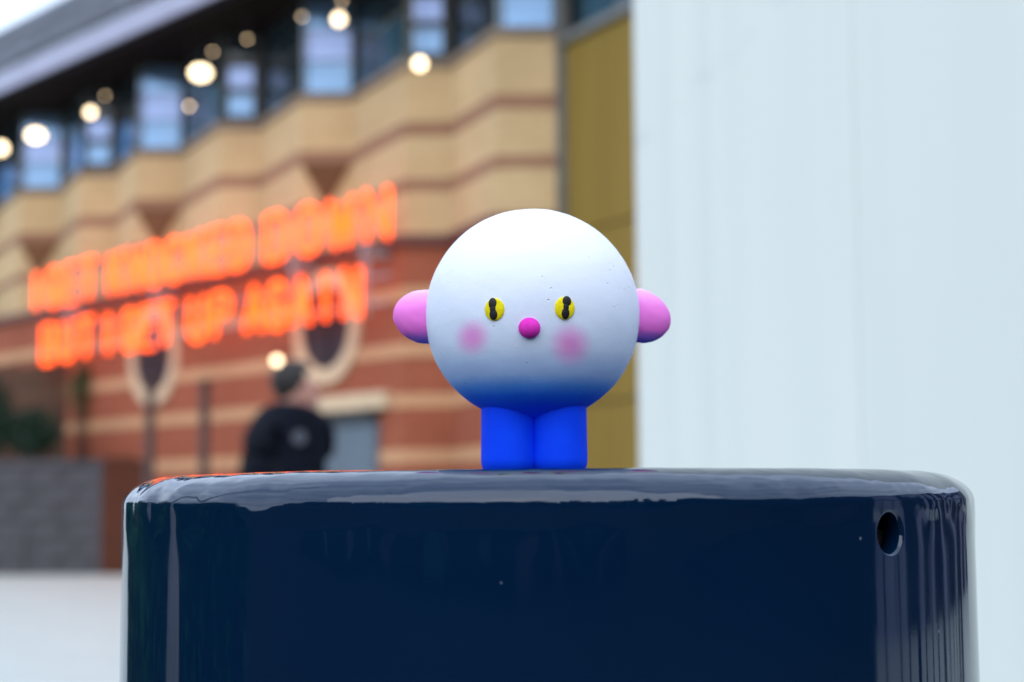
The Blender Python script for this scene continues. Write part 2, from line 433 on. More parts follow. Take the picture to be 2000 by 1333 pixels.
# ------------------------------------------------------------------ lamps under the eaves
def lamp(px, py, off, rad, big, label, wide=1.0):
    p = on_plane(px, py, fp(0, off), NO)
    t = thing('hanging_lamp', label, 'lamp', p, 'warm lamps hanging under the eaves')
    bm = bmesh.new(); ball(bm, (0, 0, 0), (rad*wide, rad*wide, rad), 20, 12); obj('globe', bm, M['lamp' if big else 'spot'], t, None, True)
    bm = bmesh.new(); tube(bm, [(0, 0, rad*.9), (0, 0, max(rad+.05, SOF-p.z+.02))], .008, 6); obj('cable', bm, M['black'], t)
    bm = bmesh.new(); lathe(bm, [(rad*.25, rad*1.25), (rad*.55, rad*1.02), (rad*.5, rad*.9)], 16); obj('cap', bm, M['black'], t)
    return t
B_ = [(70, 265, 'large glowing lamp over the leftmost bays'), (177, 220, 'round glowing lamp second from the left end'),
      (392, 143, 'widest glowing lamp over the middle bays'), (662, 38, 'glowing lamp in front of the tall pale window, right of middle'),
      (820, 125, 'rightmost glowing lamp, low by a two pane window'), (2, 290, 'glowing lamp cut by the left picture edge')]
for i, (x, y, l) in enumerate(B_): lamp(x, y, .5, .10 if i in (0, 2, 5) else .07, True, l, 1.45 if i in (0, 2) else 1.0)
S_ = [(205, 188, 'dim small lamp above the second large lamp from the left'), (370, 208, 'small bright lamp just below the widest glowing lamp'),
      (415, 102, 'dim small lamp just above the widest glowing lamp'), (483, 77, 'dim small lamp alone under dark eaves in the middle'),
      (590, 33, 'dim small lamp left of the tall pale window'), (668, 2, 'small lamp cut by the top picture edge')]
for x, y, l in S_: lamp(x, y, .5, .030 if y == 208 else .020, False, l)
p = on_plane(541, 705, fp(0, OFFL+.3), NO)
t = thing('wall_lantern', 'small lit wall lantern on red brick above the walking person', 'lantern', p)
bm = bmesh.new(); ball(bm, (0, 0, 0), (.06, .06, .06), 16, 10); obj('globe', bm, M['spot'], t, None, True)
bm = bmesh.new(); tube(bm, [Vector((0, 0, .05)), Vector((0, 0, .14)), Vector((0, 0, .16)) - NO*.32], .014, 8); obj('bracket', bm, M['black'], t)

# ------------------------------------------------------------------ neon sign
def arc(cx, cy, rx, ry, a0, a1, n=10):
    return [(cx+rx*math.cos(R(a0+(a1-a0)*i/n)), cy+ry*math.sin(R(a0+(a1-a0)*i/n))) for i in range(n+1)]
GL = {
 'I': [[(.5, 0), (.5, 1)]],
 'E': [[(.92, 1), (.08, 1), (.08, 0), (.92, 0)], [(.08, .52), (.8, .52)]],
 'T': [[(0, 1), (1, 1)], [(.5, 1), (.5, 0)]],
 'K': [[(.08, 0), (.08, 1)], [(.92, 1), (.1, .48)], [(.3, .62), (.95, 0)]],
 'N': [[(.08, 0), (.08, 1), (.92, 0), (.92, 1)]],
 'D': [[(.08, 0), (.08, 1), (.5, 1)] + arc(.5, .7, .42, .3, 90, 0) + arc(.5, .3, .42, .3, 0, -90) + [(.08, 0)]],
 'O': [arc(.5, .7, .42, .3, 180, 0) + arc(.5, .3, .42, .3, 0, -180) + [(.08, .7)]],
 'C': [arc(.5, .7, .42, .3, 5, 180) + arc(.5, .3, .42, .3, 180, 355)],
 'G': [arc(.5, .7, .42, .3, 5, 180) + arc(.5, .3, .42, .3, 180, 360) + [(.92, .48), (.55, .48)]],
 'W': [[(0, 1), (.25, 0), (.5, .85), (.75, 0), (1, 1)]],
 'B': [[(.08, 0), (.08, 1), (.55, 1)] + arc(.55, .77, .33, .23, 90, -90) + [(.08, .54), (.55, .54)] + arc(.55, .27, .38, .27, 90, -90) + [(.08, 0)]],
 'U': [[(.08, 1), (.08, .3)] + arc(.5, .3, .42, .3, 180, 360) + [(.92, 1)]],
 'P': [[(.08, 0), (.08, 1), (.55, 1)] + arc(.55, .74, .37, .26, 90, -90) + [(.08, .48)]],
 'A': [[(0, 0), (.5, 1), (1, 0)], [(.18, .36), (.82, .36)]],
}
SO = .70
sign = thing('neon_sign', 'two line orange neon lettering sign mounted on the brick building', 'sign', fp(5.4, SO, 3.3))
sinv = Matrix.Translation(-sign.location)
def schild(o): o.parent = sign; o.matrix_parent_inverse = sinv; return o
def zline(px, py): return on_plane(px, py, fp(0, SO), NO).z
L1 = (zline(400, 536), zline(400, 454)); L2 = (zline(400, 662), zline(400, 580))
def word(txt, x0, x1, zz, wf=.70):
    a, b = s_at(x0, SO), s_at(x1, SO); step = (a-b)/len(txt)
    for i, ch in enumerate(txt):
        w = step*wf; s0 = a - step*i - (step-w)/2
        bm = bmesh.new()
        for path in GL[ch]:
            tube(bm, [fp(s0 - w*u, SO, zz[0] + (zz[1]-zz[0])*v) for u, v in path], .041, 8)
        schild(obj('letter', bm, M['neon'], None, None, True))
word('I', 58, 80, L1); word('GET', 86, 188, L1); word('KNOCKED', 206, 488, L1); word('DOWN', 508, 772, L1)
word('BUT', 78, 186, L2); word('I', 200, 222, L2); word('GET', 236, 340, L2); word('UP', 362, 456, L2); word('AGAIN', 474, 712, L2)
for zz in (L1, L2):
    for f in (.22, .78):
        z = zz[0] + (zz[1]-zz[0])*f
        schild(boxobj('rail', fp((s_at(70, SO)+s_at(750, SO))/2, SO-.09, z), (s_at(70, SO)-s_at(750, SO), .03, .03), M['rail'], None, rzT))
for px in (120, 290, 560, 700):
    s = s_at(px, SO)
    schild(boxobj('bracket', fp(s, (SO+OFFL)/2-.06, L1[0]-.12), (.10, SO-OFFL, .12), M['rail'], None, rzT))
    schild(boxobj('upright', fp(s, SO-.13, (L1[1]+L2[0])/2), (.06, .04, L1[1]-L2[0]), M['rail'], None, rzT))

# ------------------------------------------------------------------ street posts, planter, low wall, fence, shrubs
for px, Y, ytop, lab in ((291, 22, 735, 'slim dark brown post below the left round window'), (398, 22, 742, 'slim dark brown post between the low brick wall and the walking person')):
    p = at(px, HOR, Y); zt_ = at(px, ytop, Y).z
    t = thing('metal_post', lab, 'post', (p.x, p.y, 0), 'dark posts in front of the brick building')
    bm = bmesh.new(); lathe(bm, [(.0, 0), (.085, 0), (.085, .2), (.07, .22), (.065, zt_-.06), (.0, zt_-.06)], 20); obj('shaft', bm, M['post'], t, None, True)
    bm = bmesh.new(); lathe(bm, [(0, zt_-.06), (.085, zt_-.06), (.085, zt_-.02), (.05, zt_), (0, zt_+.01)], 20); obj('cap', bm, M['post'], t, None, True)
D = 27.3
a = at(-260, 1000, D); b = at(203, 1000, D); ptop = at(100, 899, D).z
pl = thing('stone_planter', 'grey stone planter wall standing on pale paving at the left edge', 'planter', ((a.x+b.x)/2, D, 0))
W = b.x-a.x
def pchild(o): o.parent = pl; return o
pchild(boxobj('core', (0, .5, ptop/2-.05), (W-.06, .9, ptop-.12), M['stone']))
rows = 6; hh = (ptop-.12)/rows
for r in range(rows):
    x = -W/2; i = 0
    while x < W/2-.01:
        w = min(random.uniform(.5, .85), W/2-x)
        if i == 0 and r % 2: w *= .5
        if W/2-x-w < .15: w = W/2-x
        pchild(boxobj('stone_block', (x+w/2, .03+random.uniform(-.008, .008), hh*(r+.5)), (w-.012, .14, hh-.012), M['stone'], None, 0, .008)); x += w; i += 1
pchild(boxobj('coping', (0, .48, ptop-.055), (W+.06, 1.05, .11), M['stone'], None, 0, .012))
bm = bmesh.new(); box(bm, (0, .5, ptop+.005), (W-.3, .7, .03)); pchild(obj('soil', bm, M['bark']))
c1 = at(207, 1000, D+.25); c2 = at(470, 1000, D+.25)
lw = thing('low_brick_wall', 'low dark brown brick wall beside the grey stone planter', 'wall', ((c1.x+c2.x)/2, D+.25, 0))
o = strip('wall', [(c2.x, D+.25), (c1.x, D+.25)], 0, ptop-.02, M['darkred'], None, -.3); o.parent = lw; o.matrix_parent_inverse = Matrix.Translation(-lw.location)
o = boxobj('coping', (0, .15, ptop+.015), (c2.x-c1.x+.04, .36, .06), M['darkred'], lw, 0, .01)
# timber fence behind the planter
FY = 29.5; f0 = at(-260, 800, FY).x; f1 = at(188, 800, FY).x; fz = at(100, 712, FY).z
fe = thing('timber_fence', 'dark brown timber board fence behind the green shrubs', 'fence', ((f0+f1)/2, FY, 0))
n = 24; bw = (f1-f0)/n
for i in range(n):
    h = fz + random.uniform(-.05, .05)
    boxobj('board', ((f0-f1)/2 + bw*(i+.5), random.uniform(-.01, .01), h/2), (bw-.012, .03, h), M['fence'], fe, 0, .004)
for z in (.4, fz-.4): boxobj('rail', (0, .05, z), (f1-f0, .05, .09), M['fence'], fe)
def shrub(c, s, n, mat, label, size=.07, name='shrub', z0=0.0):
    t = thing(name, label, 'shrub', (c.x, c.y, z0), 'shrubs in and behind the planter')
    bm = bmesh.new()
    leaves(bm, (0, 0, c.z-z0), s, n, size, .5)
    for _ in range(5): leaves(bm, (random.uniform(-.6, .6)*s[0], random.uniform(-.5, .5)*s[1], c.z-z0+random.uniform(-.2, .7)*s[2]), tuple(q*.5 for q in s), n//6, size, .6)
    o = obj('foliage', bm, mat, t)
    bm = bmesh.new()
    for a_ in range(6):
        q = Vector((math.cos(a_*1.05)*s[0]*.6, math.sin(a_*1.05)*s[1]*.6, c.z-z0+random.uniform(0, .4)*s[2]))
        tube(bm, [(0, 0, 0), q*.5 + Vector((.02, 0, .05)), q], [.03, .02, .008], 6)
    obj('stem', bm, M['bark'], t)
shrub(at(66, 845, D+.5), (.42, .4, .38), 2200, M['leaf'], 'round dark green shrub on the stone planter', .07, 'shrub', ptop)
shrub(at(-20, 815, D+.55), (.38, .4, .66), 2400, M['leaf'], 'taller dark green shrub cut by the left picture edge', .07, 'shrub', ptop)
shrub(at(165, 765, D+1.6), (.3, .25, .5), 520, M['leaf2'], 'sparse olive green bush against the timber fence', .07, 'shrub')

# ------------------------------------------------------------------ white panels at the right
k = N('white_panel_paint', .45); v = k.coord('Object', (1, 1, .06)); v2 = k.coord()
streak = k.noise(v, 9, 3)
sp_ = k.n('ShaderNodeSeparateXYZ', {0: k.n('ShaderNodeTexCoord').outputs['Object']})
wv = k.math('SUBTRACT', k.math('MULTIPLY', sp_.outputs[2], .695), k.math('MULTIPLY', sp_.outputs[0], .72))
line = k.math('MULTIPLY', k.mapr(k.math('ABSOLUTE', k.math('SUBTRACT', wv, 1.196)), 0, .022, 1, 0), k.mapr(k.noise(v2, 9, 4), .40, .60))
base = k.ramp(streak, [(.3, (.645, .70, .67)), (.7, (.68, .73, .70))])
k.set('Base Color', k.mix(k.math('MULTIPLY', line, .5), base, (.45, .48, .52)))
M['white'] = k.m
HY = 3.0; hx0 = at(1249, 700, HY).x; hx1 = at(1680, 700, HY).x
hd = thing('white_hoarding', 'tall white painted panel hoarding filling the right of the picture', 'hoarding', (hx0, HY, 0))
def profile_panel(name, x0, x1, y0, y1, waves):
    bm = bmesh.new(); n = 60; fr, bk = [], []
    for i in range(n+1):
        u = i/n; x = x0+(x1-x0)*u; y = y0+(y1-y0)*u
        d = 0
        for (c, w, a) in waves: d += a*math.exp(-((u-c)/w)**2)
        fr.append([bm.verts.new((x, y+d, z)) for z in (0.02, 3.2)]); bk.append([bm.verts.new((x, y+.05, z)) for z in (0.02, 3.2)])
    for A, s in ((fr, 1), (bk, -1)):
        for i in range(n): bm.faces.new((A[i][0], A[i+1][0], A[i+1][1], A[i][1]))
    for i in range(n):
        for z in (0, 1): bm.faces.new((fr[i][z], fr[i+1][z], bk[i+1][z], bk[i][z]))
    for i in (0, n): bm.faces.new((fr[i][0], fr[i][1], bk[i][1], bk[i][0]))
    return obj(name, bm, M['white'], hd, None, False)
profile_panel('panel', 0, hx1-hx0-.0004, 0, 0, [(.17, .05, .004), (.34, .04, .003), (.5, .05, .0015)])
profile_panel('panel', hx1-hx0+.0004, hx1-hx0+1.5, .0, .12, [(.3, .08, .001)])
for x in (.08, hx1-hx0, hx1-hx0+1.4): boxobj('upright', (x, .10+(.10 if x > .5 else 0), 1.6), (.07, .07, 3.2), M['trim'], hd)

# ------------------------------------------------------------------ unseen surroundings added for the bollard's paint to mirror
hb = thing('added_terrace', 'unseen dark brick terrace added behind the camera for the bollard to mirror', 'building', (0, -24, 0))
boxobj('wall', (0, -3, 2.8), (170, 6, 5.6), plain('darkened_brick', (.022, .020, .022), .9, .3, .6), hb)  # brick made near black so the bollard's front mirrors dark
for i in range(16):
    for z in (1.4, 4.0):
        w = boxobj('window', (-36+i*4.9, .03, z), (1.3, .08, 2.0), M['frame'], hb); boxobj('pane', (0, .05, 0), (1.1, .03, 1.8), M['glass'], w)
PIL = plain('plum_render', (.10, .075, .10), .8); PIG = plain('green_tile', (.03, .09, .07), .6)
for x, w, m in ((-3.2, 1.3, PIL), (.6, .8, PIL), (9.5, 2.6, PIG), (20, 2.0, PIG), (-13.5, 3.0, PIG), (27, 1.6, PIL), (-21, 1.4, PIL), (5.2, .5, PIL)):
    boxobj('added_pilaster', (x, .12, 2.7), (w, .22, 5.4), m, hb)  # bands added to tint vertical stripes in the bollard's reflection
SB = bpy.data.materials['darkened_brick']
boxobj('added_side_wall', (17, 34, 3), (6, 116, 6.2), SB, hb)  # unseen wall added to darken what the bollard's right side mirrors
COLM = plain('lavender_grey_stone', (.30, .30, .40), .8, .2, .5)
for i in range(20):
    w = random.uniform(.5, 1.9)
    boxobj('added_column', (13.8, 25+i*2.2+random.uniform(-.5, .5), 3.05), (.5, w, 6.1), COLM, hb)  # pale uprights added to streak the bollard's right edge
x = -60.0
while x < 60:
    w = random.uniform(1.0, 4.5); h = .3 + 8.5*random.random()**2
    boxobj('added_storey', (x+w/2, -3.2, 5.6+h/2), (w*random.uniform(.6, 1), 5, h), SB, hb); x += w  # ragged skyline added for irregular patches mirrored in the shoulder
lp = thing('added_post', 'unseen pale grey lamp post added for a stripe mirrored in the bollard', 'lamp post', (-3.3, 1.9, 0))  # added so the bollard mirrors a pale grey stripe
bm = bmesh.new(); lathe(bm, [(0, 0), (.24, 0), (.20, .9), (.12, 1.15), (.09, 5.6), (0, 5.6)], 24); obj('shaft', bm, plain('pale_grey_paint', (.4, .4, .42), .4), lp, None, True)
bm = bmesh.new(); box(bm, (.3, 0, 5.62), (.8, .18, .1), 0, .03); obj('lamp_head', bm, M['trim'], lp)
gr = thing('added_railing', 'unseen black bar railing added for streaks mirrored in the bollard', 'railing', (1.35, .5, 0))  # added so its bars break up the bollard's right-hand reflection
for i in range(14):
    bm = bmesh.new(); tube(bm, [(0, 0, .1), (0, 0, 1.18)], .009 + .012*(i % 4 == 0), 10); obj('bar', bm, M['black'], gr, (.02*i, .115*i, 0))
bm = bmesh.new()
for z in (.14, 1.2): tube(bm, [(0, 0, z), (.26, 1.5, z)], .02, 10)
obj('rail', bm, M['black'], gr)
bm = bmesh.new()
for f in (0, 1): tube(bm, [(.26*f, 1.5*f, 0), (.26*f, 1.5*f, 1.25)], .03, 12)
obj('post', bm, M['black'], gr)
hg = thing('hedge', 'unseen clipped green hedge added for the green band the bollard mirrors', 'hedge', (-5.2, 4.0, 0))  # added for the green reflection at the bollard's left
bm = bmesh.new()
for i in range(13): leaves(bm, (-.9+.05*i, -3.8+.62*i, 1.15), (.6, .62, 1.35), 1000, .13, .5)
obj('foliage', bm, M['leafh'], hg)
bm = bmesh.new()
for i in range(13): box(bm, (-.9+.05*i, -3.8+.62*i, 1.0), (.5, .6, 2.0))
obj('inner_growth', bm, M['leaf'], hg)

# ------------------------------------------------------------------ person walking past
def skin(name, V, E, rad, mat, parent, sub=2):
    me = bpy.data.meshes.new(name); me.from_pydata(V, E, []); me.update()
    o = link(name, me, mat, parent)
    md = o.modifiers.new('skin', 'SKIN'); md.use_smooth_shade = True
    for i, r in enumerate(rad):
        sv = me.skin_vertices[0].data[i]; sv.radius = r if isinstance(r, tuple) else (r, r); sv.use_root = (i == 0)
    s = o.modifiers.new('sub', 'SUBSURF'); s.levels = sub; s.render_levels = sub
    return o
PD = 7.65
pp = at(563, HOR, PD)
per = thing('person', 'person in a dark navy jacket walking past the brick building', 'person', (pp.x, PD, 0))
per.rotation_euler = (0, 0, R(28))                       # local +X is the walking direction
SKIN = plain('skin_tone', (.42, .20, .15), .55, .08, 8)
NAVY = plain('navy_padded_cloth', (.003, .0042, .009), .9, .4, 9, .1, 0, .3)
skin('body', [(0, 0, .95), (0, 0, 1.2), (.0, 0, 1.40), (.025, 0, 1.50), (.04, 0, 1.545), (.05, 0, 1.61), (.05, 0, 1.665), (.10, 0, 1.565), (.128, 0, 1.585),
              (0, .10, .9), (.16, .10, .5), (.20, .10, .09), (.30, .10, .05), (0, -.10, .9), (-.06, -.10, .5), (-.30, -.10, .16), (-.24, -.10, .07),
              (0, .15, 1.38), (-.06, .22, 1.16), (.02, .22, 1.02), (0, -.15, 1.38), (-.06, -.22, 1.16), (.02, -.22, 1.02)],
     [(0, 1), (1, 2), (2, 3), (3, 4), (4, 5), (5, 6), (4, 7), (7, 8), (0, 9), (9, 10), (10, 11), (11, 12), (0, 13), (13, 14), (14, 15), (15, 16),
      (2, 17), (17, 18), (18, 19), (2, 20), (20, 21), (21, 22)],
     [.13, .13, .11, .06, .068, .092, .074, .042, .015, .08, .06, .04, .035, .08, .06, .04, .035, .04, .03, .025, .04, .03, .025], SKIN, per)
HAIR = plain('dark_hair', (.015, .011, .009), .6, .4, 30)
bm = bmesh.new(); ball(bm, (.020, 0, 1.640), (.106, .088, .100), 24, 16)
for v in list(bm.verts):
    if v.co.x > .07 and v.co.z < 1.69 or v.co.z < 1.555: bm.verts.remove(v)
for v in bm.verts: v.co += (v.co-Vector((.03, 0, 1.63))).normalized()*.008*noise.noise(v.co*22)
obj('hair', bm, HAIR, per, None, True)
for s in (-1, 1):
    bm = bmesh.new(); ball(bm, (.035, s*.084, 1.595), (.02, .011, .032), 12, 8); obj('ear', bm, SKIN, per, None, True)
    bm = bmesh.new(); ball(bm, (.120, s*.032, 1.612), (.010, .013, .008), 10, 6); obj('eye', bm, M['black'], per, None, True)
j = skin('jacket', [(-.01, 0, .80), (0, 0, .96), (-.02, 0, 1.15), (-.02, 0, 1.31), (-.01, 0, 1.43), (.015, 0, 1.545),
                (-.01, .20, 1.40), (-.05, .27, 1.13), (.0, .24, .90), (-.01, -.20, 1.40), (-.05, -.27, 1.13), (.0, -.24, .90)],
     [(0, 1), (1, 2), (2, 3), (3, 4), (4, 5), (4, 6), (6, 7), (7, 8), (4, 9), (9, 10), (10, 11)],
     [(.20, .21), (.22, .21), (.235, .21), (.23, .21), (.18, .18), (.098, .098), .125, .115, .095, .125, .115, .095], NAVY, per)
bm = bmesh.new()
r_ = bmesh.ops.create_cone(bm, segments=24, radius1=.032, radius2=.029, depth=.012, cap_ends=True)['verts']
bmesh.ops.transform(bm, matrix=Matrix.Translation((-.073, -.322, 1.375)) @ Vector((-.47, -.86, .2)).to_track_quat('Z', 'Y').to_matrix().to_4x4(), verts=r_)
obj('badge', bm, plain('pale_grey_badge', (.05, .056, .075), .6), per)
skin('trousers', [(0, 0, .88), (0, .10, .86), (.16, .10, .48), (.19, .10, .12), (0, -.10, .86), (-.06, -.10, .48), (-.29, -.10, .2)],
     [(0, 1), (1, 2), (2, 3), (0, 4), (4, 5), (5, 6)], [.12, .10, .078, .065, .10, .078, .065], plain('black_trousers', (.010, .010, .012), .8), per)
for x, y, z, tl in ((.25, .10, .05, 0), (-.24, -.10, .09, R(28))):
    bm = bmesh.new(); ball(bm, (0, 0, 0), (.145, .05, .05), 20, 12)
    for v in bm.verts: v.co.z = max(v.co.z, -.045) + (.03 if v.co.x < -.03 and v.co.z > 0 else 0)
    o = obj('shoe', bm, M['black'], per, (x, y, z), True); o.rotation_euler = (0, tl, 0)

# ------------------------------------------------------------------ the bollard
k = N('glossy_navy_paint', .06, .68); v = k.coord()
k.set('Base Color', k.mix(k.mapr(k.noise(v, 14, 4), .3, .75, 0, .4), (.0003, .011, .036), (.0005, .014, .044)))
k.set('Specular Tint', (.84, .90, 1.0))
vs = k.coord('Object', (1, 1, .05)); zc = k.n('ShaderNodeSeparateXYZ', {0: v}).outputs[2]
sh = k.mapr(zc, CROWN-.019, CROWN-.011)
hN = k.math('ADD', k.math('MULTIPLY', k.noise(vs, 30, 2), .5), k.math('MULTIPLY', k.math('MULTIPLY', k.noise(v, 48, 2), sh), 1.7))
hN = k.math('ADD', hN, k.math('MULTIPLY', k.noise(v, 900, 2), .006))
k.bump(hN, .12, .004)
k.set('Roughness', k.ramp(k.noise(v, 30, 4), [(.35, (.035,)*3), (.75, (.10,)*3)]))
vo = k.n('ShaderNodeTexVoronoi', {'Vector': v, 'Scale': 70.0})
sp = k.math('MULTIPLY', k.mapr(vo.outputs[0], .028, .045, 1, 0), k.math('GREATER_THAN', k.n('ShaderNodeSeparateColor', {0: vo.outputs[1]}).outputs[0], .45))
sc_ = k.math('MULTIPLY', k.mapr(k.noise(k.coord('Object', (1, 1, .5)), 240, 4), .70, .76), k.mapr(k.noise(v, 16, 2), .56, .66))
mark = k.math('MAXIMUM', k.math('MULTIPLY', sp, .55), k.math('MULTIPLY', sc_, .12))
k.set('Base Color', k.mix(mark, k.mix(k.mapr(k.noise(v, 14, 4), .3, .75, 0, .4), (.0003, .011, .036), (.0005, .014, .044)), (.22, .26, .30)))
M['bollard'] = k.m
BC = at(1066, 913, .66); BR = .1592
bo = thing('bollard', 'wide glossy navy blue bollard carrying the toy figure', 'bollard', (BC.x, BC.y, 0))
prof = [(0.0, 0.0)]
for i in range(1, 13): r = .140*i/12; prof.append((r, -.0003*(r/.140)**2))
for i in range(1, 25):
    a_ = math.pi/2*i/24; prof.append((.140 + (BR-.140)*math.sin(a_), -.0003 - .0108*(1-math.cos(a_))))
prof = [(r, z+CROWN) for r, z in prof]
zfil = prof[-1][1]
# hole patch in the side grid
SEG = 480
def bwob(a_, r, z):
    """hand-applied paint: the shoulder rolls in and out a little"""
    sh = math.exp(-((z-(CROWN-.012))/.011)**2)*min(1, max(0, (r-.11)/.03))
    da_ = (a_-ha+math.pi) % (2*math.pi)-math.pi
    hm = min(1, max(0, (math.hypot(da_*BR, z-hz)-.0125)/.01))
    p = Vector((math.cos(a_)*9, math.sin(a_)*9, z*45))
    return (sh*(.0008*noise.noise(p*Vector((1, 1, .5))[0]) + .00012*noise.noise(p*2.7)) + .0001*noise.noise(Vector((math.cos(a_)*5, math.sin(a_)*5, z*6))))*hm
hp = at(1740, 1042, .66); hz = 0.0
d_ = ray(1740, 1042); o_ = Vector((0, 0, CAMZ))           # where that sight line meets the shaft
A_ = d_.x**2+d_.y**2; B2_ = 2*((o_.x-BC.x)*d_.x+(o_.y-BC.y)*d_.y); C_ = (o_.x-BC.x)**2+(o_.y-BC.y)**2-BR**2
tt = (-B2_-math.sqrt(B2_**2-4*A_*C_))/(2*A_); hp = o_+d_*tt
ha = math.atan2(hp.y-BC.y, hp.x-BC.x); hz = hp.z; HR = .0061
bm = bmesh.new()
da = 2*math.pi/SEG; n8 = 8
dz = BR*da
zt8 = hz + n8/2*dz; zb8 = hz - n8/2*dz
rowsz = [zfil + (zt8-zfil)*i/4 for i in range(1, 4)] + [zt8 - dz*i for i in range(n8+1)] + [zb8 - (zb8-.9)*i/6 for i in range(1, 7)] + [.75, .6, .45, .3, .15, 0]
allp = prof + [(BR, z) for z in rowsz]
rings = []
for r, z in allp:
    if r < 1e-7: rings.append([bm.verts.new((0, 0, z))]); continue
    ring = []
    for q in range(SEG):
        a_ = ha + (q - n8/2)*da; w = bwob(a_, r, z)
        ring.append(bm.verts.new(((r+w)*math.cos(a_), (r+w)*math.sin(a_), z + w*.6)))
    rings.append(ring)
i0 = len(prof)+3                                          # ring index of zt8
for ri, (A, B) in enumerate(zip(rings, rings[1:])):
    for q in range(SEG):
        q2 = (q+1) % SEG
        if len(A) == 1: bm.faces.new((A[0], B[q], B[q2])); continue
        if i0 <= ri < i0+n8 and q < n8: continue
        bm.faces.new((A[q], B[q], B[q2], A[q2]))
loop = [rings[i0][q] for q in range(n8)] + [rings[i0+q][n8] for q in range(n8)] + [rings[i0+n8][n8-q] for q in range(n8)] + [rings[i0+n8-q][0] for q in range(n8)]
def cyl(ru, th, dep):
    u = ru*math.cos(th); w = ru*math.sin(th); a_ = ha + u/BR
    return ((BR-dep)*math.cos(a_), (BR-dep)*math.sin(a_), hz+w)
half = n8/2*dz
prev = loop
ths = []
for vv in loop:
    a_ = math.atan2(vv.co.y, vv.co.x) - ha; a_ = (a_+math.pi) % (2*math.pi)-math.pi
    ths.append(math.atan2(vv.co.z-hz, a_*BR))
for ru, dep in ((HR+.0017, 0), (HR+.0014, 0), (HR+.0012, 0), (HR+.0008, .0002), (HR+.0003, .0007), (HR+.0001, .0014), (HR, .003), (HR, .007), (HR, .0071)):
    ru_ = ru if dep < .0071 else HR+.002
    cur = [bm.verts.new(cyl(ru_, th, dep)) for th in ths]
    for q in range(len(loop)):
        q2 = (q+1) % len(loop); bm.faces.new((prev[q], prev[q2], cur[q2], cur[q]))
    prev = cur
body = obj('body', bm, M['bollard'], bo, None, True)
bm = bmesh.new(); lathe(bm, [(BR-.008, 0), (BR-.008, CROWN-.02), (BR-.02, CROWN-.018), (0, CROWN-.018)], 64)
INS = plain('raw_dark_steel', (.004, .004, .004), .9)
obj('inner_tube', bm, INS, bo)

# ------------------------------------------------------------------ the toy figure
TD = .615                                                # the toy stands a little in front of the bollard's middle
U = TD/F/math.cos(PITCH)                                # metres per photo pixel at the toy
tx = at(1042, 905, TD).x
TZ = CROWN - .00006
toy = thing('toy_figure', 'round white headed foam toy with pink ears and blue legs on the bollard', 'toy', (tx, TD, TZ))
HC = Vector((0, 0, at(1042, 617, TD).z - TZ)); HRAD = 208.5*U
k = N('airbrushed_foam', .75, .25); v = k.coord()
sx = k.n('ShaderNodeSeparateXYZ', {0: k.n('ShaderNodeTexCoord').outputs['Object']})
fine = k.noise(v, 2600, 2, .7); spk = k.math('MULTIPLY', k.math('SUBTRACT', fine, .5), .0035)
zz = k.math('ADD', sx.outputs[2], spk)                   # object origin: head centre, metres
head_grad = k.ramp(k.mapr(zz, -.040, .040, 0, 1, False), [(0, (.002, .08, .95)), (.08, (.003, .10, .95)), (.12, (.010, .18, .95)), (.16, (.10, .36, .96)),
                   (.21, (.42, .62, .97)), (.32, (.68, .80, .97)), (.55, (.77, .83, .93)), (.75, (.83, .85, .90))])
def spot(cx, cz, r0, r1):
    d = k.n('ShaderNodeVectorMath', {0: k.n('ShaderNodeCombineXYZ', {0: sx.outputs[0], 2: k.math('ADD', sx.outputs[2], spk)}).outputs[0], 1: (cx, 0, cz)}, operation='DISTANCE').outputs[1]
    return k.math('MULTIPLY', k.mapr(d, r0, r1, 1, 0), k.mapr(sx.outputs[1], -.01, 0, 1, 0))
colr = head_grad
def hpx(px, py): return (px-1041.5)*U*.945, (617-py)*U*.945
for (px, py, r) in ((921, 678, 43), (1113, 695, 50)):
    cx, cz = hpx(px, py); colr = k.mix(k.math('MULTIPLY', spot(cx, cz, r*U*.10, r*U), .85), colr, (.86, .27, .70))
ax = k.math('ABSOLUTE', sx.outputs[0])
edge = k.math('MULTIPLY', k.mapr(ax, .0375, .0412), k.mapr(k.math('ABSOLUTE', k.math('ADD', sx.outputs[2], .001)), .006, .017, 1, 0))
colr = k.mix(k.math('MULTIPLY', edge, .75), colr, (.85, .40, .82))
k.set('Base Color', colr)
pit = k.n('ShaderNodeTexVoronoi', {'Vector': v, 'Scale': 330.0}).outputs[0]
pits = k.math('MULTIPLY', k.mapr(pit, .05, .16), 1.0)
pm = k.mapr(k.noise(v, 48, 2), .55, .64)
h = k.math('ADD', k.math('MULTIPLY', k.noise(v, 900, 4, .6), .35), k.math('MULTIPLY', k.math('MULTIPLY', k.math('SUBTRACT', pits, 1), pm), 2.4))
k.bump(h, .55, .0004)
HEADM = k.m
bm = bmesh.new(); ball(bm, (0, 0, 0), (HRAD*1.003, HRAD, HRAD), 160, 110)
for q in bm.verts:
    d = q.co.normalized()
    q.co += d*(.00022*noise.noise(d*3.1) + .00008*noise.noise(d*14))
    seam = math.exp(-((d.y-.10)/.018)**2)                # moulding seam round the sides
    q.co += d*seam*(.00050*max(0, noise.noise(d*17)+.10))*(1 if d.x > .2 else .3)
head = obj('head', bm, HEADM, toy, HC, True)
